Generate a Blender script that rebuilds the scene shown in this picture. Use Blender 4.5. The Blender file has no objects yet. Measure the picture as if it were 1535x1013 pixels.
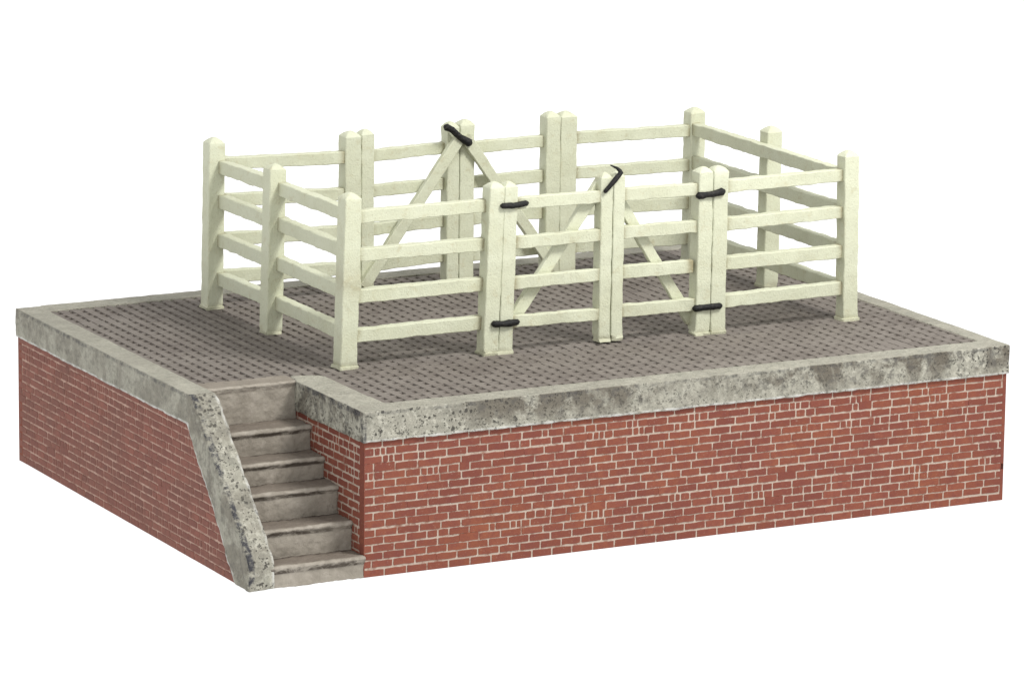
import bpy, bmesh, math, random
from mathutils import Vector, Matrix, noise
random.seed(7)
SC = bpy.context.scene
COL = SC.collection
T = 1.667                      # height of the dock's top above the glowing sheet

# ------------------------------------------------------------------ camera
def make_camera():
    az, el, roll = 0.4823, -0.2117, 0.0112
    f = Vector((math.sin(az)*math.cos(el), math.cos(az)*math.cos(el), math.sin(el)))
    r = f.cross(Vector((0, 0, 1))).normalized(); u = r.cross(f)
    r2 = r*math.cos(roll)+u*math.sin(roll); u2 = -r*math.sin(roll)+u*math.cos(roll)
    cd = bpy.data.cameras.new('camera'); c = bpy.data.objects.new('camera', cd); COL.objects.link(c)
    m = Matrix((r2, u2, -f)).transposed().to_4x4()
    m.translation = Vector((-20.0937, -41.4843, 10.663+T))
    c.matrix_world = m
    cd.sensor_width = 36.0; cd.lens = 7287.238/1535*36.0
    cd.clip_start = 1.0; cd.clip_end = 500
    SC.camera = c
make_camera()

# ------------------------------------------------------------------ light
w = bpy.data.worlds.new('World'); SC.world = w; w.use_nodes = True
bg = w.node_tree.nodes['Background']
bg.inputs[0].default_value = (1.0, 1.0, 1.0, 1); bg.inputs[1].default_value = 0.90
SC.view_settings.view_transform = 'Standard'
SC.view_settings.look = 'None'
SC.view_settings.exposure = 0; SC.view_settings.gamma = 1
SC.view_settings.use_curve_mapping = False

def area(name, loc, target, size, energy, col=(1, 1, 1)):
    ld = bpy.data.lights.new(name, 'AREA'); ld.shape = 'RECTANGLE'; ld.size = size[0]; ld.size_y = size[1]
    ld.energy = energy; ld.color = col
    o = bpy.data.objects.new(name, ld); COL.objects.link(o)
    o.location = loc
    o.rotation_euler = (Vector(target)-Vector(loc)).to_track_quat('-Z', 'Y').to_euler()
    return o
area('key_softbox', (8.0, -9.0, 17.5), (3, 2.5, 1.5), (4.6, 4.6), 3900, (1.0, 0.985, 0.96))
area('fill_softbox', (-13, -7, 7.5), (2, 2, 1.5), (6, 6), 220, (0.97, 0.985, 1.0))

# ------------------------------------------------------------------ node helpers
class NT:
    def __init__(s, name, rough=0.85, spec=0.25):
        s.m = bpy.data.materials.new(name); s.m.use_nodes = True
        s.t = s.m.node_tree; s.b = s.t.nodes['Principled BSDF']
        s.b.inputs['Roughness'].default_value = rough
        s.b.inputs['Specular IOR Level'].default_value = spec
        s.co = s.t.nodes.new('ShaderNodeNewGeometry').outputs['Position']
    def n(s, kind, **kw):
        nd = s.t.nodes.new(kind)
        for k, v in kw.items(): setattr(nd, k, v)
        return nd
    def link(s, a, b): s.t.links.new(a, b)
    def map(s, scale, src=None, loc=(0, 0, 0)):
        m = s.n('ShaderNodeMapping'); m.inputs['Scale'].default_value = scale; m.inputs['Location'].default_value = loc
        s.link(src or s.co, m.inputs['Vector']); return m.outputs[0]
    def noise(s, scale, detail=4, rough=.55, vec=None, dist=0.0):
        nd = s.n('ShaderNodeTexNoise'); nd.inputs['Scale'].default_value = scale
        nd.inputs['Detail'].default_value = detail; nd.inputs['Roughness'].default_value = rough
        nd.inputs['Distortion'].default_value = dist
        s.link(vec or s.co, nd.inputs['Vector']); return nd.outputs['Fac']
    def voro(s, scale, feature='F1', vec=None, rnd=1.0):
        nd = s.n('ShaderNodeTexVoronoi'); nd.feature = feature; nd.inputs['Scale'].default_value = scale
        nd.inputs['Randomness'].default_value = rnd
        s.link(vec or s.co, nd.inputs['Vector']); return nd.outputs['Distance']
    def ramp(s, fac, stops):
        nd = s.n('ShaderNodeValToRGB'); e = nd.color_ramp.elements
        while len(e) < len(stops): e.new(0.5)
        for el, (p, c) in zip(e, stops):
            el.position = p; el.color = (c, c, c, 1) if isinstance(c, (int, float)) else (*c, 1)
        s.link(fac, nd.inputs[0]); return nd.outputs[0]
    def mix(s, fac, a, b, mode='MIX'):
        nd = s.n('ShaderNodeMix', data_type='RGBA', blend_type=mode)
        for sock, v in ((nd.inputs[0], fac), (nd.inputs[6], a), (nd.inputs[7], b)):
            if isinstance(v, (int, float)): sock.default_value = v
            elif isinstance(v, tuple): sock.default_value = (*v, 1)
            else: s.link(v, sock)
        return nd.outputs[2]
    def math(s, op, a, b=0.0):
        nd = s.n('ShaderNodeMath', operation=op)
        for sock, v in ((nd.inputs[0], a), (nd.inputs[1], b)):
            if isinstance(v, (int, float)): sock.default_value = v
            else: s.link(v, sock)
        return nd.outputs[0]
    def attr(s, name):
        nd = s.n('ShaderNodeAttribute'); nd.attribute_name = name; return nd.outputs['Fac']
    def bump(s, h, dist, strength=1.0, prev=None):
        nd = s.n('ShaderNodeBump'); nd.inputs['Distance'].default_value = dist; nd.inputs['Strength'].default_value = strength
        s.link(h, nd.inputs['Height'])
        if prev: s.link(prev, nd.inputs['Normal'])
        return nd.outputs[0]
    def done(s, col, normal=None):
        if isinstance(col, tuple): s.b.inputs['Base Color'].default_value = (*col, 1)
        else: s.link(col, s.b.inputs['Base Color'])
        if normal: s.link(normal, s.b.inputs['Normal'])
        return s.m

def mat_cream():
    s = NT('cream_paint', .62, .3)
    big = s.ramp(s.noise(2.2, 4), [(.35, 0), (.7, 1)])
    col = s.mix(big, (.588, .606, .462), (.545, .558, .408))
    st = s.ramp(s.noise(9, 6, .65, dist=.6), [(.56, 0), (.72, 1)])
    col = s.mix(s.math('MULTIPLY', st, .45), col, (.42, .37, .22))
    g = s.math('MULTIPLY', s.attr('grime'), s.ramp(s.noise(13, 6, .75), [(.30, 0), (.50, 1)]))
    col = s.mix(s.math('MULTIPLY', g, .9), col, (.25, .21, .11))
    ch = s.ramp(s.noise(38, 3, .6), [(.60, 0), (.68, 1)])
    col = s.mix(s.math('MULTIPLY', ch, .35), col, (.40, .37, .26))
    grain = s.noise(22, 5, .7, vec=s.map((1, 1, .35)))
    b1 = s.bump(grain, .018, .6)
    b2 = s.bump(s.noise(60, 3, .6), .007, .8, b1)
    return s.done(col, b2)

def mat_brick():
    s = NT('red_brick_paint', .8, .2)
    r = s.attr('rnd')
    col = s.mix(r, (.165, .050, .034), (.220, .070, .044))
    a = s.ramp(s.noise(1.3, 3), [(.42, 0), (.68, 1)])
    col = s.mix(s.math('MULTIPLY', a, .45), col, (.25, .082, .038))
    m = s.ramp(s.noise(17, 6, .7), [(.42, 0), (.66, 1)])
    col = s.mix(s.math('MULTIPLY', m, .55), col, (.15, .044, .038))
    k = s.ramp(s.noise(2.6, 5, .65, vec=s.map((1, 1, 1), loc=(4, 9, 2))), [(.58, 0), (.75, 1)])
    col = s.mix(s.math('MULTIPLY', k, .3), col, (.135, .042, .037))
    p = s.ramp(s.noise(55, 2, .5), [(.67, 0), (.73, 1)])
    col = s.mix(s.math('MULTIPLY', p, .35), col, (.36, .25, .19))
    b = s.bump(s.noise(40, 4, .65), .006, .6)
    return s.done(col, b)

def mat_mortar():
    s = NT('lime_mortar_wash', .9, .1)
    a = s.ramp(s.noise(9, 5, .7), [(.36, 0), (.50, 1)])
    col = s.mix(a, (.23, .115, .085), (.46, .385, .32))
    d = s.ramp(s.noise(30, 4, .6), [(.35, 0), (.6, 1)])
    col = s.mix(s.math('MULTIPLY', d, .35), col, (.33, .225, .17))
    return s.done(col, s.bump(s.noise(50, 3), .004, .6))

def mat_mortar_thin():
    s = NT('pink_mortar_wash', .9, .1)
    a = s.ramp(s.noise(8, 5, .7), [(.36, 0), (.60, 1)])
    col = s.mix(a, (.24, .125, .098), (.43, .29, .235))
    return s.done(col, s.bump(s.noise(50, 3), .004, .6))

def mat_side_brick():
    s = NT('dull_side_brick', .85, .3)  # less saturated brick tone for the left wall
    r = s.attr('rnd')
    col = s.mix(r, (.178, .070, .053), (.228, .088, .064))
    a = s.ramp(s.noise(1.6, 4, .6), [(.42, 0), (.66, 1)])
    col = s.mix(s.math('MULTIPLY', a, .5), col, (.15, .078, .058))
    m = s.ramp(s.noise(19, 5, .7), [(.45, 0), (.68, 1)])
    col = s.mix(s.math('MULTIPLY', m, .5), col, (.105, .048, .040))
    return s.done(col, s.bump(s.noise(40, 4, .65), .006, .6))

def mat_coping():
    s = NT('weathered_concrete_paint', .85, .25)
    A_ = lambda n: s.attr(n)
    M = lambda a, b: s.math('MULTIPLY', a, b)
    a = s.ramp(s.noise(4, 6, .65), [(.3, 0), (.7, 1)])
    col = s.mix(a, (.290, .278, .230), (.400, .386, .318))
    g = s.ramp(s.noise(7, 4, .6, vec=s.map((1, 1, 1), loc=(3, 1, 7))), [(.48, 0), (.66, 1)])
    col = s.mix(M(g, .5), col, (.265, .265, .215))
    f = s.ramp(s.noise(26, 5, .7), [(.44, 0), (.62, 1)])
    col = s.mix(M(f, .35), col, (.20, .195, .165))
    # pale chips
    hi = s.ramp(s.noise(15, 6, .72, vec=s.map((1, 1, 1), loc=(2, 8, 1))), [(.50, 0), (.62, 1)])
    col = s.mix(M(M(hi, A_('rough')), .85), col, (.52, .505, .425))
    # sooty clouds
    dark_mask = s.ramp(s.noise(1.7, 9, .70, dist=.4), [(.455, 0), (.545, 1)])
    col = s.mix(M(M(dark_mask, A_('wear_and_dark')), .97), col, (.120, .105, .082))
    soot2 = s.ramp(s.noise(9, 7, .75, vec=s.map((1, 1, 1), loc=(5, 5, 5))), [(.51, 0), (.585, 1)])
    col = s.mix(M(M(soot2, A_('wear_and_dark')), .72), col, (.085, .08, .072))
    # pits
    def warp(loc, amt):
        nd = s.n('ShaderNodeTexNoise'); nd.inputs['Scale'].default_value = 22; nd.inputs['Detail'].default_value = 3
        s.link(s.co, nd.inputs['Vector'])
        v = s.n('ShaderNodeVectorMath', operation='MULTIPLY_ADD'); s.link(nd.outputs['Color'], v.inputs[0])
        v.inputs[1].default_value = (amt, amt, amt); s.link(s.map((1, 1, 1), loc=loc), v.inputs[2]); return v.outputs[0]
    def pits(scale, loc, size, soft):
        d = s.voro(scale, vec=warp(loc, .05))
        lim = M(s.ramp(s.noise(scale*.45, 4, .7, vec=s.map((1, 1, 1), loc=loc)), [(.46, 0), (.66, 1)]), size)
        return s.ramp(s.math('ADD', s.math('SUBTRACT', lim, d), .5), [(.5-soft, 0), (.5+soft, 1)])
    pit = pits(19, (0, 0, 0), .46, .08)
    pm = M(pit, A_('rough'))
    col = s.mix(M(pm, .92), col, (.06, .055, .048))
    pit2 = pits(36, (1, 2, 3), .46, .1)
    pm2 = M(pit2, A_('rough'))
    col = s.mix(M(pm2, .75), col, (.075, .07, .06))
    col = s.mix(M(A_('edge'), s.ramp(s.noise(8, 4), [(.36, 0), (.6, .85)])), col, (.60, .60, .57))
    edg = M(A_('line'), s.ramp(s.noise(7, 6, .75), [(.44, 0), (.58, 1)]))
    col = s.mix(M(edg, .8), col, (.055, .055, .06))
    b = s.bump(s.noise(24, 6, .7), .025, .7)
    b = s.bump(s.math('SUBTRACT', 1.0, s.math('MAXIMUM', pm, pm2)), .02, .9, b)
    return s.done(col, b)

def mat_paver():
    s = NT('brown_paving_paint', .85, .22)
    r = s.attr('rnd')
    col = s.mix(r, (.142, .123, .108), (.180, .158, .139))
    a = s.ramp(s.noise(1.1, 5, .6), [(.38, 0), (.66, 1)])
    col = s.mix(s.math('MULTIPLY', a, .55), col, (.215, .194, .170))
    k = s.ramp(s.noise(2.2, 5, .65, vec=s.map((1, 1, 1), loc=(7, 2, 0))), [(.52, 0), (.72, 1)])
    col = s.mix(s.math('MULTIPLY', k, .55), col, (.105, .089, .077))
    m = s.ramp(s.noise(26, 5, .7), [(.5, 0), (.72, 1)])
    col = s.mix(s.math('MULTIPLY', m, .4), col, (.25, .225, .20))
    return s.done(col, s.bump(s.noise(34, 4, .65), .008, .6))

def mat_joint():
    s = NT('dark_joint_wash', .9, .1)
    a = s.ramp(s.noise(7, 4, .6), [(.38, 0), (.66, 1)])
    col = s.mix(a, (.068, .056, .047), (.112, .093, .080))
    return s.done(col)

def mat_step():
    s = NT('brown_step_paint', .85, .22)
    a = s.ramp(s.noise(3.2, 6, .65), [(.32, 0), (.68, 1)])
    col = s.mix(a, (.235, .210, .172), (.355, .322, .270))
    g = s.ramp(s.noise(10, 5, .7), [(.52, 0), (.7, 1)])
    col = s.mix(s.math('MULTIPLY', g, .5), col, (.40, .36, .31))
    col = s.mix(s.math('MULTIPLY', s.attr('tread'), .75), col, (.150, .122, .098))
    dark_mask = s.math('MULTIPLY', s.attr('wear_and_dark'), s.ramp(s.noise(9, 6, .72, vec=s.map((.45, 1, 1)), dist=.5), [(.40, 0), (.56, 1)]))  # streaks, plus darker lines under the nosings and at the tread backs
    col = s.mix(s.math('MULTIPLY', dark_mask, .85), col, (.085, .07, .056))
    hi = s.math('MULTIPLY', s.attr('edge'), s.ramp(s.noise(12, 5, .7), [(.42, 0), (.6, 1)]))
    col = s.mix(s.math('MULTIPLY', hi, .35), col, (.46, .42, .36))
    return s.done(col, s.bump(s.noise(24, 6, .7), .02, .6))

def mat_black():
    s = NT('black_iron_paint', .6, .3)
    a = s.ramp(s.noise(40, 4, .6), [(.5, 0), (.72, 1)])
    col = s.mix(a, (.006, .006, .006), (.035, .031, .026))
    return s.done(col, s.bump(s.noise(45, 3), .012, .8))

def mat_backdrop():
    s = NT('added_white_glow', .5, .2)
    s.b.inputs['Emission Color'].default_value = (1, 1, 1, 1)
    s.b.inputs['Emission Strength'].default_value = 1.0  # added glow, keeps the background pure white without a shadow
    return s.done((.16, .16, .16))

CREAM, BRICK, MORTAR = mat_cream(), mat_brick(), mat_mortar()
SBRICK, SMORTAR = mat_side_brick(), mat_mortar_thin()
COPING, PAVER, JOINT, STEP, BLACK, BACKDROP = mat_coping(), mat_paver(), mat_joint(), mat_step(), mat_black(), mat_backdrop()

# ------------------------------------------------------------------ object helpers
def thing(name, label, cat, loc, group=None):
    o = bpy.data.objects.new(name, None); COL.objects.link(o); o.location = loc
    o.empty_display_size = .2
    o['label'] = label; o['category'] = cat
    if group: o['group'] = group
    return o
def link(name, me, parent, mats, label=None):
    """mesh data is in scene coordinates (z=0 at the dock top); shift into the parent's frame"""
    o = bpy.data.objects.new(name, me); COL.objects.link(o)
    for m in mats: me.materials.append(m)
    off = Vector((0, 0, T))
    if parent: off = off - Vector(parent.location); o.parent = parent
    me.transform(Matrix.Translation(off))
    if label: o['label'] = label
    return o
def setattr_pt(me, name, vals):
    a = me.attributes.new(name, 'FLOAT', 'POINT'); a.data.foreach_set('value', vals)
def sm(a, b, x):
    t = max(0.0, min(1.0, (x-a)/(b-a))); return t*t*(3-2*t)
def nz(p, s, seed=0.0): return noise.noise(Vector((p[0]*s+seed, p[1]*s-seed, p[2]*s+seed*.5)))

# ------------------------------------------------------------------ added glowing backdrop
def build_backdrop():
    me = bpy.data.meshes.new('glow_backdrop')
    s, z = 70.0, -T-.004
    me.from_pydata([(-s, -s, z), (s, -s, z), (s, s, z), (-s, s, z)], [], [(0, 1, 2, 3)])
    o = link('glow_backdrop', me, None, [BACKDROP])
    o['kind'] = 'structure'; o['label'] = 'plain white glowing sheet added under the model, running on as the shadowless white background'
    o['category'] = 'table surface'
build_backdrop()

# ------------------------------------------------------------------ dock
L, W, WL, A, H, TC = 7.5, 6.298, 6.033, 1.223, 1.667, .3123
CW, CN, CR, CLF, OV = .306, .390, .218, .291, .026
NY = 1.56                                       # where the stair well meets the paving
dock = thing('loading_dock', 'model red brick loading dock with grey stone edging and corner steps, carrying the white pen',
             'loading dock', (3.1, 3.0, 0))

# --- brick walls: every brick a low raised block over a recessed mortar bed
def clip_poly(poly, planes):
    for (a, b, c) in planes:                    # keep a*x+b*y<=c
        out = []
        for i in range(len(poly)):
            p, q = poly[i], poly[(i+1) % len(poly)]
            dp, dq = a*p[0]+b*p[1]-c, a*q[0]+b*q[1]-c
            if dp <= 0: out.append(p)
            if (dp < 0 < dq) or (dq < 0 < dp):
                t = dp/(dp-dq); out.append((p[0]+(q[0]-p[0])*t, p[1]+(q[1]-p[1])*t))
        poly = out
        if len(poly) < 3: return None
    return poly
def brick_poly(x0, x1, y0, y1, rnd, j=.0034, n=4):
    r = min(.006, (x1-x0)*.2, (y1-y0)*.2)
    pts = []
    nx = max(2, int((x1-x0)/.05))
    for i in range(nx+1): pts.append((x0+r+(x1-x0-2*r)*i/nx, y0))
    pts.append((x1, y0+r)); pts.append((x1, y1-r))
    for i in range(nx+1): pts.append((x1-r-(x1-x0-2*r)*i/nx, y1))
    pts.append((x0, y1-r)); pts.append((x0, y0+r))
    return [(x+rnd.uniform(-j, j)*.6, y+rnd.uniform(-j, j)) for x, y in pts]
def brick_wall(name, O, U, V, N, wd, ht, mats, seed, planes=(), joint=.0158, rim0=.016, rim1=.05, label=None, damage=.3, rise=.0055):
    rnd = random.Random(seed)
    O, U, V, N = map(Vector, (O, U, V, N))
    verts, faces, fm, fr = [], [], [], []
    def P(x, y, d): verts.append(O+U*x+V*y+N*d); return len(verts)-1
    # mortar bed
    bed = clip_poly([(0, 0), (wd, 0), (wd, ht), (0, ht)], planes)
    top = [P(x, y, -rise) for x, y in bed]; bot = [P(x, y, -.10) for x, y in bed]
    faces.append(top); fm.append(1); fr.append(0)
    faces.append(bot[::-1]); fm.append(1); fr.append(0)
    k = len(bed)
    for i in range(k): faces.append([top[i], bot[i], bot[(i+1) % k], top[(i+1) % k]]); fm.append(0); fr.append(.3)
    def block(poly, d=0.0, val=None):
        pl = clip_poly(poly, list(planes)+[(1, 0, wd), (-1, 0, 0), (0, 1, ht), (0, -1, 0)])
        if not pl or len(pl) < 3: return
        cx = sum(p[0] for p in pl)/len(pl); cy = sum(p[1] for p in pl)/len(pl)
        hw = max(p[0] for p in pl)-cx+1e-4; hh = max(p[1] for p in pl)-cy+1e-4
        if hw < .006 or hh < .006: return
        c = .0025; v = rnd.random() if val is None else val
        a = [P(x, y, -rise-.001) for x, y in pl]
        m = [P(x, y, d-.0035) for x, y in pl]
        t = [P(cx+(x-cx)*(1-min(.4, c/hw)), cy+(y-cy)*(1-min(.4, c/hh)), d) for x, y in pl]
        n_ = len(pl)
        faces.append(t); fm.append(0); fr.append(v)
        for i in range(n_):
            j = (i+1) % n_
            faces.append([a[i], a[j], m[j], m[i]]); fm.append(0); fr.append(v)
            faces.append([m[i], m[j], t[j], t[i]]); fm.append(0); fr.append(v)
    pitch, bl = ht/17.0, .235
    g = joint
    for row in range(17):
        y0, y1 = row*pitch+g/2, (row+1)*pitch-g/2
        if row == 0: y0 = 0
        if row == 16: y1 = ht
        hy = rnd.uniform(-.003, .003)
        header = row in (14, 15, 12, 5) or rnd.random() < .06
        x = -bl*(.5 if row % 2 else 0.0)-rnd.uniform(0, .03)
        x = x+rim0*0
        wig = rnd.uniform(0, 50)
        while x < wd:
            ln = bl+rnd.uniform(-.012, .012)
            wob = lambda X: .006*noise.noise(Vector((X*1.4+wig, row, 0)))
            cuts = [(x, x+ln)]
            if header and rnd.random() < damage*1.3:
                q = rnd.choice((.28, .5, .7)); cuts = [(x, x+ln*q), (x+ln*q, x+ln)]
                if rnd.random() < .35: cuts = [(x, x+ln*.3), (x+ln*.3, x+ln*.55), (x+ln*.55, x+ln)]
            for a_, b_ in cuts:
                aa, bb = a_+g/2, b_-g/2
                u0, u1 = y0, y1
                if aa < rim0: aa = -.01
                if bb > wd-rim1: bb = wd+.01
                if aa > wd-rim1: continue
                if bb < rim0+.01: continue
                mrg = rnd.random()
                if mrg < .045: bb += g*1.1          # joint filled between neighbours
                if mrg > .982 and row < 16: u1 += g*1.1
                o = wob((aa+bb)/2)
                if row == 0: u0 = -.01
                pl = brick_poly(max(aa, -.02), min(bb, wd+.02), u0+hy+o, u1+hy+o, rnd)
                block(pl, rnd.uniform(-.0015, .001))
            x += ln
    # plain rims where the casting turns the corner
    if rim0: block([(0, 0), (rim0*.75, 0), (rim0*.75, ht), (0, ht)], -.0005, .35)
    if rim1: block([(wd-rim1*.8, 0), (wd, 0), (wd, ht), (wd-rim1*.8, ht)], -.0005, .35)
    me = bpy.data.meshes.new(name); me.from_pydata(verts, [], faces)
    me.polygons.foreach_set('material_index', fm)
    at = me.attributes.new('rnd', 'FLOAT', 'FACE'); at.data.foreach_set('value', fr)
    me.update()
    return link(name, me, dock, mats, label)

HB = H-TC
brick_wall('brick_wall', (OV, OV, -H), (1, 0, 0), (0, 0, 1), (0, -1, 0), L-2*OV, HB+.02, [BRICK, MORTAR], 3,
           label='long bright red brick front wall with pale mortar lines')
SLP = [(1.50, -.316), (.33, -1.667)]            # lower edge of the raking coping (y, z)
ylen = WL-2*OV
# u runs from the back corner towards the stairs
def left_planes():
    # keep points behind the raking edge. local x = (WL-OV)-y ; local y = z+H
    y0, z0 = SLP[0]; y1, z1 = SLP[1]
    p = (WL-OV-(y0-.05), z0+H); q = (WL-OV-(y1-.05), z1+H)
    nx, ny = -(q[1]-p[1]), (q[0]-p[0])
    if nx < 0: nx, ny = -nx, -ny
    return [(nx, ny, nx*p[0]+ny*p[1])]
brick_wall('brick_wall', (-A+OV, WL-OV, -H), (0, -1, 0), (0, 0, 1), (-1, 0, 0), ylen, HB+.02, [SBRICK, SMORTAR], 5,
           planes=left_planes(), joint=.0175, rim1=0, label='duller brick side wall cut off along the slope of the steps', damage=.5)
brick_wall('brick_wall', (OV, NY+.22, -H), (0, -1, 0), (0, 0, 1), (-1, 0, 0), NY+.22-OV-.011, HB+.02, [BRICK, MORTAR], 8,
           joint=.021, rim0=0, rim1=.0, label='narrow brick wall beside the steps', damage=.5)
brick_wall('brick_wall', (L-OV, OV+.011, -H), (0, 1, 0), (0, 0, 1), (1, 0, 0), W-2*OV-.022, HB+.02, [BRICK, MORTAR], 12,
           label='brick end wall')
bv = Vector((-A+OV-(L-OV), (WL-OV)-(W-OV), 0)); bl_ = bv.length; bu = bv.normalized()
brick_wall('brick_wall', (L-OV, W-OV, -H), bu, (0, 0, 1), (bu.y, -bu.x, 0) if (bu.y*0-bu.x*1) > 0 else (-bu.y, bu.x, 0),
           bl_, HB+.02, [BRICK, MORTAR], 15, label='brick rear wall')

# --- coping: one solid, remeshed and weathered
def prism(bm, poly, axis, a, b):
    """poly of 2D points extruded along axis ('x' : (y,z), 'z' : (x,y)) from a to b"""
    def P(p, t): return (t, p[0], p[1]) if axis == 'x' else (p[0], p[1], t)
    v0 = [bm.verts.new(P(p, a)) for p in poly]; v1 = [bm.verts.new(P(p, b)) for p in poly]
    n = len(poly); bm.faces.new(v0); bm.faces.new(v1[::-1])
    for i in range(n): bm.faces.new((v0[i], v1[i], v1[(i+1) % n], v0[(i+1) % n]))
def finish(bm, name):
    bmesh.ops.recalc_face_normals(bm, faces=bm.faces)
    me = bpy.data.meshes.new(name); bm.to_mesh(me); bm.free(); return me
def remesh(me, voxel):
    o = bpy.data.objects.new('tmp', me); COL.objects.link(o)
    m = o.modifiers.new('r', 'REMESH'); m.mode = 'VOXEL'; m.voxel_size = voxel; m.adaptivity = 0
    m.use_smooth_shade = True
    s = o.modifiers.new('s', 'SMOOTH'); s.factor = .5; s.iterations = 2
    dg = bpy.context.evaluated_depsgraph_get(); dg.update()
    out = bpy.data.meshes.new_from_object(o.evaluated_get(dg))
    bpy.data.objects.remove(o); return out
def build_coping():
    bm = bmesh.new()
    z0, z1 = -TC, 0.0
    yb = lambda x: WL+(W-WL)*(x+A)/(L+A)
    prism(bm, [(0, 0), (L, 0), (L, CW), (0, CW)], 'z', z0, z1)
    prism(bm, [(L-CR, 0), (L, 0), (L, W), (L-CR, W)], 'z', z0, z1)
    prism(bm, [(-A, WL-CW), (L, W-CW), (L, W), (-A, WL)], 'z', z0, z1)
    prism(bm, [(0, .1), (CN, .1), (CN-.03, 1.70), (.05, 1.80), (0.0, NY)], 'z', z0, z1)
    yz = [(WL-.02, 0), (1.40, 0), (1.30, -.06), (0.03, -1.35), (0.0, -1.42), (0.0, -H), (.33, -H), (1.50, z0), (WL-.02, z0)]
    prism(bm, yz, 'x', -A, -A+CLF)
    me = remesh(finish(bm, 'coping'), .019)
    vs = me.vertices
    NR = [v.normal.copy() for v in vs]
    wear_and_dark, rough, edge, line = [], [], [], []
    for v, n in zip(vs, NR):
        p = v.co.copy()
        d = nz(p, 3.0)*.008+nz(p, 9.0, 3)*.006+nz(p, 22.0, 8)*.004
        top = p.z > -.035 and abs(n.z) > .7
        slope = p.y < 1.45 and p.x < -.8
        if top: d *= .35
        if slope: d *= 1.5
        # attributes
        front = p.y < .08 and n.y < -.2
        notch = abs(p.x) < .08 and p.y < 1.7 and n.x < -.2
        left = p.x < -A+.035 and n.x < -.55
        wr, ro, ed, ln = .12, .12, 0.0, 0.0
        if front:
            x = p.x
            wr = .10+.80*sm(.8, 1.4, x)*(1-.45*sm(2.9, 3.3, x))+.42*sm(4.0, 5.0, x)+.5*(1-sm(0, .12, x))
            wr *= (.50+.5*sm(-.31, -.10, p.z)); ro = 1.0-.5*sm(1.2, 2.6, x)+.6*sm(6.6, 7.2, x)
        elif notch: wr, ro = .85, .8
        elif slope and not left:
            wr, ro = .40+.5*sm(-1.45, -1.62, p.z), .85
        elif left and slope: wr, ro = .55, .12
        elif left: wr, ro = .38, .18
        elif not top: wr, ro = .5, .5
        else:
            wr, ro = .12, .10
            if p.y < .34 or (p.x < .4 and p.x > -.1): ro = .22
        if p.z < -TC+.03 and not slope and (left or front): ed = 1.0
        if slope and not left and p.x > -A+CLF-.035: ed = .8
        if slope and abs(p.x+A-.03) < .026 and p.z > -1.62: ln = 1.5
        if slope and left:
            q = (1.351*(p.y-.33)-1.17*(p.z+1.667))/1.787
            if q > -.035: ed = .85
        if front and -.045 < p.z < -.004: ln = .62
        if notch and p.z > -.055: ln = 1.0
        if abs(p.x) < .03 and p.y < .06 and p.z < -.02: ln = 1.0
        if p.x < -A+.03 and -.04 < p.z < -.006 and not slope: ln = .75
        wear_and_dark.append(wr); rough.append(ro); edge.append(ed); line.append(ln)
        v.co = p+n*d
    for k_, a_ in (('wear_and_dark', wear_and_dark), ('rough', rough), ('edge', edge), ('line', line)): setattr_pt(me, k_, a_)
    return link('coping', me, dock, [COPING], 'grey stone coping with dark weathering, dropping beside the steps')
build_coping()

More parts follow.
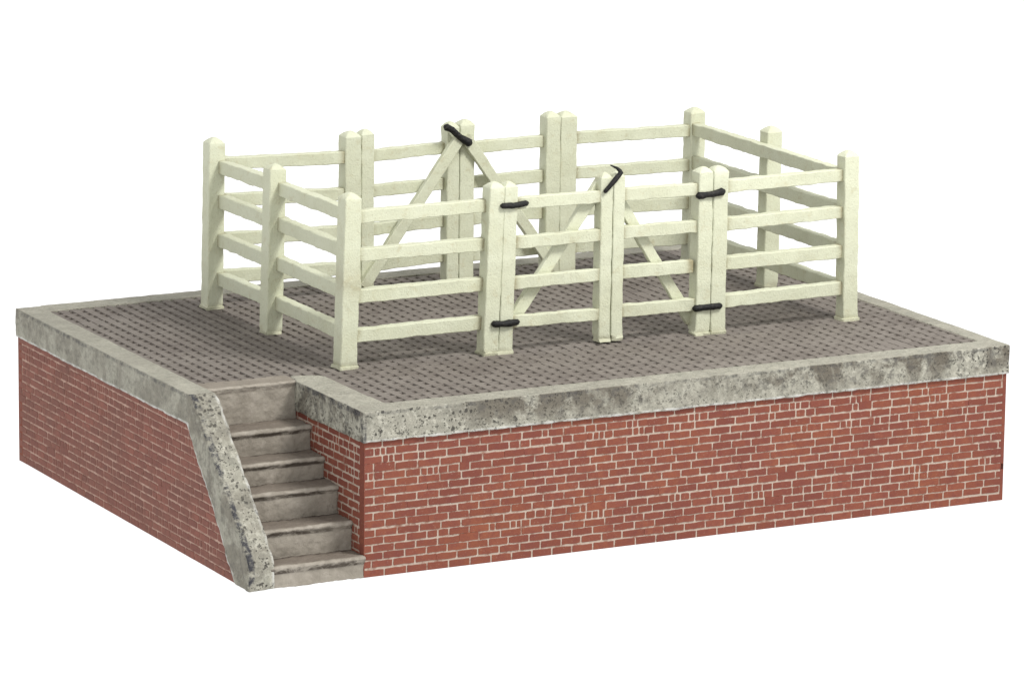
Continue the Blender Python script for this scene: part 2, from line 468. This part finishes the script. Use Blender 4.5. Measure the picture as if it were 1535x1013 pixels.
# --- paving
def build_paving():
    rnd = random.Random(21)
    verts, faces, fm, fr = [], [], [], []
    def P(x, y, z): verts.append((x, y, z)); return len(verts)-1
    x0, x1, y0 = -A+CLF-.03, L-CR+.03, CW-.03
    yb = lambda x: WL+(W-WL)*(x+A)/(L+A)-CW+.03
    zt, zj = -.010, -.026
    # joint bed in two pieces (left of / right of the notch)
    def quad(pts, m, r=0.0):
        faces.append([P(*p) for p in pts]); fm.append(m); fr.append(r)
    quad([(x0, 1.84, zj), (.30, 1.84, zj), (.30, yb(.30), zj), (x0, yb(x0), zj)], 1)
    quad([(.30, y0, zj), (x1, y0, zj), (x1, yb(x1), zj), (.30, yb(.30), zj)], 1)
    # smooth landing at the head of the steps
    bx, by = .1350, .1500
    def block(a, b, c, d, h, v):
        jt = lambda: rnd.uniform(-.003, .003)
        t = [P(a+jt(), c+jt(), h), P(b+jt(), c+jt(), h), P(b+jt(), d+jt(), h), P(a+jt(), d+jt(), h)]
        e = .0035
        k = [P(a-e, c-e, zj-.001), P(b+e, c-e, zj-.001), P(b+e, d+e, zj-.001), P(a-e, d+e, zj-.001)]
        faces.append(t); fm.append(0); fr.append(v)
        for i in range(4):
            j = (i+1) % 4; faces.append([k[i], k[j], t[j], t[i]]); fm.append(0); fr.append(v)
    y = y0+.012; row = 0
    while y < W-CW+.02:
        x = x0-bx*.3
        while x < x1:
            a, b, c, d = x, x+bx, y, y+by
            x += bx
            cx, cy = (a+b)/2, (c+d)/2
            if cx < x0 or cx > x1 or cy > yb(cx): continue
            if cx < .345 and cy < 1.86: continue
            fill = noise.noise(Vector((cx*1.1+3, cy*1.1, 4)))+.5*noise.noise(Vector((cx*3, cy*3, 9)))
            # scuffed bare patches round the left fence posts
            near = math.exp(-(((cx-.25)/.5)**2+((cy-3.2)/.6)**2))
            fill += near*.6
            jx = .0235+.005*rnd.random(); jy = .0010+.002*rnd.random()
            if fill > .72: jx, jy = .004, .001
            elif fill > .5: jx *= .55
            a, b = max(a+jx, x0), min(b-jx, x1)
            if b-a < .02: continue
            v = rnd.random(); h = zt+rnd.uniform(-.0025, .002)
            block(a, b, c+jy, d-jy, h, v)
            # the groove between two columns is bridged at every row, leaving short dark slots
            ln_ = max(0.0, min(1.0, .75*(1-sm(.0, 2.2, cx))+.6*sm(2.6, 4.4, cy)+.5*noise.noise(Vector((cx*.7, cy*.7, 2)))))
            hb = .040*(1-.62*ln_)+.008*rnd.uniform(-1, 1)
            block(b-.001, b+2*jx+.002, d-hb, d+hb, h-.001-.002*rnd.random(), v)
        row += 1
        y += by
    me = bpy.data.meshes.new('paving'); me.from_pydata(verts, [], faces)
    me.polygons.foreach_set('material_index', fm)
    at = me.attributes.new('rnd', 'FLOAT', 'FACE'); at.data.foreach_set('value', fr)
    me.update()
    link('paving', me, dock, [PAVER, JOINT], 'brown grey block paving laid in staggered rows')
build_paving()

# --- steps
RISE = [(0.0, -1.444), (.275, -1.150), (.595, -.862), (.915, -.640), (1.225, -.385), (1.575, -.004)]
def build_steps():
    flight = bpy.data.objects.new('staircase', None); COL.objects.link(flight)
    flight.parent = dock; flight.location = Vector((-.45, .8, 0))-dock.location
    stair_loc = Vector((-.45, .8, 0))
    xl, xr = -A+CLF-.05, OV+.012
    for i, (yr, zt) in enumerate(RISE):
        zb = -H if i == 0 else RISE[i-1][1]-.06
        yk = RISE[i+1][0]+.10 if i < 5 else 1.875
        bm = bmesh.new()
        lip, th = .028, .050
        if i == 5: lip, th = .008, .03
        poly = [(yr+lip, zb), (yr+lip, zt-th), (yr, zt-th*.85), (yr-.004, zt-.012), (yr+.02, zt), (yk, zt), (yk, zb)]
        # dense grid along x
        xr_ = xr if i < 5 else .03
        prism(bm, poly, 'x', xl, xr_)
        me = remesh(finish(bm, 'step'), .014)
        wear_and_dark, edge, tread = [], [], []
        NR = [v.normal.copy() for v in me.vertices]
        for v, n in zip(me.vertices, NR):
            p = v.co.copy()
            d = nz(p, 5, i)*.007+nz(p, 14, i+4)*.007+nz(p, 32, i)*.004
            wr = .12
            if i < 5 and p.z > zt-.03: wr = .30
            if p.z < zt-th+.02 and p.z > zt-th-.03 and p.y < yr+.1: wr = 1.5  # darker line right under the nosing
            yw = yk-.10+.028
            if i < 5 and p.z > zt-.03 and p.y > yw-.035: wr = 1.5  # darker line along the back of the tread
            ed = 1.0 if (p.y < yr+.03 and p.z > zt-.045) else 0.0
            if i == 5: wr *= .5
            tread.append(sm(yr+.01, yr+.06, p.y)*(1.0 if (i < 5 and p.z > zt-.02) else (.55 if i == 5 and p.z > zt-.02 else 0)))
            wear_and_dark.append(wr); edge.append(ed)
            v.co = p+n*d
        setattr_pt(me, 'wear_and_dark', wear_and_dark); setattr_pt(me, 'edge', edge); setattr_pt(me, 'tread', tread)
        o = bpy.data.objects.new('step', me); COL.objects.link(o); me.materials.append(STEP)
        me.transform(Matrix.Translation(Vector((0, 0, T))-stair_loc)); o.parent = flight
build_steps()

# ------------------------------------------------------------------ timber pieces
def beam(name, parent, p0, p1, wx, wy, up=None, seed=0, cap=0.0, flare=0.0, amp=.006, mats=None, gr0=0.0, gr1=0.0, label=None, cham=.007, lump=None):
    """tapered, slightly uneven timber from p0 to p1; wx, wy = cross-section; cap = height of the pointed top"""
    p0, p1 = Vector(p0), Vector(p1)
    ax = (p1-p0); Ln = ax.length; ax.normalize()
    a = Vector(up) if up else Vector((1, 0, 0))
    a = (a-ax*a.dot(ax)).normalized(); b = ax.cross(a)
    n = max(4, int(Ln/.04))
    verts, faces, gr = [], [], []
    c = cham
    ring = []
    nsub = 2
    hx, hy = wx/2, wy/2
    pts = [(-hx, -hy+c), (-hx, hy-c), (-hx+c, hy), (hx-c, hy), (hx, hy-c), (hx, -hy+c), (hx-c, -hy), (-hx+c, -hy)]
    # mid points on the long faces
    P8 = []
    for i in range(8):
        P8.append(pts[i])
        if i % 2 == 0:
            q, r = pts[i], pts[(i+1) % 8]; P8.append(((q[0]+r[0])/2, (q[1]+r[1])/2))
    pts = P8; k = len(pts)
    stations = [i/n for i in range(n+1)]
    if flare: stations = [0, .016, .019, .034, .05]+[s for s in stations if s > .07]
    for s in stations:
        t = s*Ln; f = 1.0
        if flare: f = 1+flare*(1-.8*sm(.016, .019, s))*(1-sm(.019, .05, s))
        for (x, y) in pts:
            q = p0+ax*t+a*(x*f)+b*(y*f)
            j = Vector((nz(q, 6, seed), nz(q, 6, seed+11), nz(q, 6, seed+23)))*amp+Vector((nz(q, 18, seed+2), nz(q, 18, seed+5), nz(q, 18, seed+8)))*amp*.6+Vector((nz(q, 45, seed+1), nz(q, 45, seed+6), nz(q, 45, seed+9)))*amp*.35
            if flare and s < .03: j += Vector((nz(q, 14, seed+31), nz(q, 14, seed+37), 0))*.03
            g = 0.0
            if lump:                       # a clot of glue and paint at one height
                k0 = math.exp(-((q.z-lump)/.17)**2)
                j += Vector((abs(nz(q, 16, seed+41))*.05*(1 if q.x > p0.x else 0), -abs(nz(q, 19, seed+43))*.03*(1 if q.y < p0.y else 0), 0))*k0
                g = k0*.35
            verts.append(q+j)
            if gr0: g = max(g, gr0*(1-sm(.01, .11, t)))
            if gr1: g = max(g, gr1*(1-sm(.01, .11, Ln-t)))
            gr.append(g)
    m = len(stations)
    for i in range(m-1):
        for j in range(k):
            faces.append((i*k+j, i*k+(j+1) % k, (i+1)*k+(j+1) % k, (i+1)*k+j))
    faces.append(tuple(range(k))[::-1])
    if cap:
        base = (m-1)*k
        prev = base
        for (h, f) in ((.14, .96), (.62, .62), (.93, .28), (1.0, .14)):
            start = len(verts)
            for (x, y) in pts:
                q = p1+ax*(cap*h)+a*(x*f)+b*(y*f)
                verts.append(q+Vector((nz(q, 9, seed), nz(q, 9, seed+7), nz(q, 9, seed+3)))*.006); gr.append(0)
            for j in range(k): faces.append((prev+j, prev+(j+1) % k, start+(j+1) % k, start+j))
            prev = start
        faces.append(tuple(range(prev, prev+k)))
    else:
        faces.append(tuple(range((m-1)*k, m*k)))
    me = bpy.data.meshes.new(name); me.from_pydata([tuple(v) for v in verts], [], faces)
    bm = bmesh.new(); bm.from_mesh(me); bmesh.ops.recalc_face_normals(bm, faces=bm.faces); bm.to_mesh(me); bm.free()
    for f_ in me.polygons: f_.use_smooth = True
    me.set_sharp_from_angle(angle=math.radians(24))
    setattr_pt(me, 'grime', gr)
    return link(name, me, parent, mats or [CREAM], label)

PZ = -.012       # paving level
def post(parent, x0, x1, y0, y1, zpk, dx=0.0, dy=0.0, zb=PZ, seed=0, flare=.14, name='post', lump=None):
    cx, cy = (x0+x1)/2, (y0+y1)/2
    return beam(name, parent, (cx, cy, zb), (cx+dx, cy+dy, zpk-.062), x1-x0, y1-y0, seed=seed, cap=.062, flare=flare, gr0=.35, cham=.008, lump=lump)
ROWS = [(1.475, 1.605), (1.078, 1.208), (.655, .792), (.250, .388)]
LROWS = [(1.462, 1.605), (1.085, 1.228), (.668, .812), (.245, .390)]
def rails(parent, a, b, th, rows, up, seed, za=0.0, zb=0.0, da=None, short=None):
    """four horizontal rails between plan points a and b; da adds a lean with height"""
    for i, (z0, z1) in enumerate(rows):
        zc = (z0+z1)/2; h = z1-z0
        l0 = da[0]*zc/1.75 if da else 0; l1 = da[1]*zc/1.75 if da else 0
        sd = seed+i*3.7
        beam('rail', parent, (a[0]+l0, a[1], zc+za+nz((sd, 0, 0), 1, 1)*.012), (b[0]+l1-(short or {}).get(i, 0), b[1], zc+zb+nz((0, sd, 0), 1, 1)*.012), h, th, up=(0, 0, 1), seed=sd, gr0=1.0, gr1=1.0, amp=.008)

# --- left run: front corner, side, back corner
FP = (.72, 3.5, T+PZ)
fl = thing('fence', 'cream rail fence of five posts wrapping the left end of the pen, nearest the steps', 'fence', FP, 'post and rail fences of the pen')
post(fl, .625, .808, 5.12, 5.30, 1.84, .03, 0, seed=1)
post(fl, .665, .850, 3.70, 3.885, 1.785, .045, 0, seed=2, flare=.03)
post(fl, .640, .825, 1.850, 2.035, 1.792, .05, 0, seed=3, flare=.17, lump=.90)
post(fl, 2.260, 2.432, 1.840, 2.015, 1.787, .06, 0, seed=4, flare=.15)
post(fl, 2.270, 2.462, 5.150, 5.335, 1.795, .0, 0, seed=5, flare=.05)
rails(fl, (.78, 1.945), (2.29, 1.972), .11, ROWS, None, 10, da=(.05, .06))
rails(fl, (.80, 2.00), (.815, 3.75), .11, LROWS, None, 20, da=(.05, .045))
rails(fl, (.815, 3.84), (.785, 5.16), .11, LROWS, None, 30, da=(.045, .03))
rails(fl, (.76, 5.245), (2.30, 5.225), .11, ROWS, None, 40, za=.005, zb=-.03)
# --- right run
fr_ = thing('fence', 'cream rail fence of five posts closing the right end of the pen', 'fence', (6.62, 3.5, T+PZ), 'post and rail fences of the pen')
post(fr_, 4.915, 5.092, 1.790, 1.965, 1.775, .01, 0, seed=6, flare=.10)
post(fr_, 6.540, 6.715, 1.775, 1.950, 1.822, -.03, 0, seed=7, flare=.19)
post(fr_, 6.655, 6.838, 3.650, 3.830, 1.783, .01, 0, seed=8, flare=.05)
post(fr_, 6.560, 6.745, 5.160, 5.345, 1.768, .0, 0, seed=9, flare=.05)
post(fr_, 4.928, 5.135, 5.200, 5.385, 1.826, .0, 0, seed=11, flare=.05)
rails(fr_, (5.06, 1.885), (6.575, 1.875), .11, ROWS, None, 50, za=0.0, zb=.02, da=(.01, -.03))
rails(fr_, (6.61, 1.93), (6.625, 5.20), .10, [(a_, b_) for a_, b_ in LROWS], None, 60, za=.01, zb=.0, da=(-.02, .0))
rails(fr_, (5.10, 5.275), (6.60, 5.235), .10, ROWS, None, 70, za=-.02, zb=-.03)

# --- gates
def rod(name, parent, pts, radii, seed=0, mats=None, sub=6, label=None, flat=1.0):
    """lumpy rod through points"""
    P = [Vector(p) for p in pts]; V_, F_ = [], []
    samples = []
    for i in range(len(P)-1):
        for s in range(sub):
            t = s/sub; samples.append((P[i].lerp(P[i+1], t), radii[i]*(1-t)+radii[i+1]*t))
    samples.append((P[-1], radii[-1]))
    first = samples[0]; d0 = (P[1]-P[0]).normalized(); dn = (P[-1]-P[-2]).normalized()
    samples = [(P[0]-d0*radii[0]*.7, radii[0]*.45)]+samples+[(P[-1]+dn*radii[-1]*.7, radii[-1]*.45)]
    k = 10
    for i, (c, r) in enumerate(samples):
        a_ = samples[max(0, i-1)][0]; b_ = samples[min(len(samples)-1, i+1)][0]
        ax = (b_-a_).normalized(); s1 = Vector((0, 1, 0)); s1 = (s1-ax*s1.dot(ax)).normalized(); s2 = ax.cross(s1)
        rr = r*(1+.22*nz(c, 11, seed))
        for j in range(k):
            an = 2*math.pi*j/k; q = c+s1*(math.cos(an)*rr*flat)+s2*(math.sin(an)*rr)
            V_.append(tuple(q+Vector((0, 0, nz(q, 25, seed)*.006))))
    m = len(samples)
    for i in range(m-1):
        for j in range(k): F_.append((i*k+j, (i+1)*k+j, (i+1)*k+(j+1) % k, i*k+(j+1) % k))
    F_.append(tuple(range(k))); F_.append(tuple(range((m-1)*k, m*k))[::-1])
    me = bpy.data.meshes.new(name); me.from_pydata(V_, [], F_)
    bm = bmesh.new(); bm.from_mesh(me); bmesh.ops.recalc_face_normals(bm, faces=bm.faces); bm.to_mesh(me); bm.free()
    for f_ in me.polygons: f_.use_smooth = True
    return link(name, me, parent, mats or [BLACK], label)

GG = 'four bar gates of the pen'
# front left gate
g1 = thing('gate', 'front cream gate with two black hinge straps at its left edge', 'gate', (2.51, 1.92, T+PZ), GG)
post(g1, 2.436, 2.592, 1.835, 2.000, 1.782, .05, 0, seed=13, flare=.10, name='stile')
post(g1, 3.612, 3.748, 1.855, 2.010, 1.790, .01, 0, zb=.012, seed=14, flare=.03, name='stile')
rails(g1, (2.56, 1.895), (3.66, 1.905), .085, [(1.490, 1.612), (1.080, 1.208), (.655, .784), (.248, .368)], None, 80, da=(.05, .01))
beam('brace', g1, (2.62, 1.985, .25), (3.70, 1.985, 1.70), .13, .075, up=(0, 0, 1), seed=15, gr0=.4, gr1=.4)
rod('hinge_strap', g1, [(2.455, 1.822, 1.547), (2.58, 1.818, 1.540), (2.735, 1.835, 1.551)], [.033, .028, .033], 1)
rod('hinge_strap', g1, [(2.365, 1.822, .322), (2.50, 1.812, .315), (2.640, 1.826, .318)], [.033, .033, .033], 2)
# front right gate
g2 = thing('gate', 'front cream gate with a bent black latch and black hinge straps at its right edge', 'gate', (4.83, 1.88, T+PZ), GG)
post(g2, 3.755, 3.888, 1.850, 2.005, 1.790, .01, 0, zb=.012, seed=16, flare=.05, name='stile')
post(g2, 4.737, 4.908, 1.795, 1.970, 1.772, .015, 0, seed=17, flare=.14, name='stile')
rails(g2, (3.84, 1.905), (4.79, 1.865), .085, [(1.475, 1.610), (1.085, 1.215), (.655, .790), (.250, .380)], None, 90, da=(.01, .015), short={2: .082})
beam('brace', g2, (3.86, 1.98, 1.52), (4.76, 1.96, .12), .115, .075, up=(0, 0, 1), seed=18, gr0=.4, gr1=.4)
rod('hinge_strap', g2, [(4.745, 1.800, 1.482), (4.88, 1.782, 1.488), (5.02, 1.782, 1.510)], [.040, .034, .040], 3)
rod('hinge_strap', g2, [(4.725, 1.795, .285), (4.87, 1.782, .290), (5.015, 1.782, .292)], [.038, .036, .036], 4)
rod('latch', g2, [(3.650, 1.830, 1.605), (3.74, 1.822, 1.700), (3.832, 1.825, 1.792), (3.80, 1.86, 1.835), (3.745, 1.90, 1.862)], [.024, .026, .024, .013, .006], 5, sub=4)
# back left gate
g3 = thing('gate', 'rear cream gate whose diagonal brace rises rightward to the thick black latch', 'gate', (2.55, 5.25, T+PZ), GG)
post(g3, 2.468, 2.622, 5.160, 5.335, 1.803, .0, 0, seed=21, flare=.04, name='stile')
post(g3, 3.512, 3.660, 5.170, 5.335, 1.812, .0, 0, zb=.01, seed=22, flare=.04, name='stile')
rails(g3, (2.59, 5.285), (3.56, 5.285), .085, [(1.43, 1.555), (1.035, 1.165), (.62, .75), (.22, .35)], None, 100, za=0, zb=.03)
g4 = thing('gate', 'rear cream gate carrying the thick black latch, its brace falling to the right', 'gate', (4.84, 5.28, T+PZ), GG)
post(g4, 3.668, 3.845, 5.170, 5.340, 1.826, .0, 0, zb=.01, seed=23, flare=.04, name='stile')
post(g4, 4.748, 4.922, 5.190, 5.365, 1.838, .0, 0, seed=24, flare=.04, name='stile')
rails(g4, (3.81, 5.285), (4.80, 5.300), .085, [(1.445, 1.575), (1.050, 1.185), (.64, .77), (.24, .37)], None, 110)
beam('brace', g3, (2.480, 5.135, .085), (3.655, 5.135, 1.665), .125, .075, up=(0, 0, 1), seed=25, gr0=.3, gr1=.3)
beam('brace', g4, (3.715, 5.140, 1.640), (4.83, 5.140, .10), .120, .075, up=(0, 0, 1), seed=26, gr0=.3, gr1=.3)
rod('latch', g4, [(3.455, 5.085, 1.782), (3.52, 5.085, 1.750), (3.62, 5.085, 1.66), (3.735, 5.085, 1.590)], [.044, .036, .036, .042], 6)
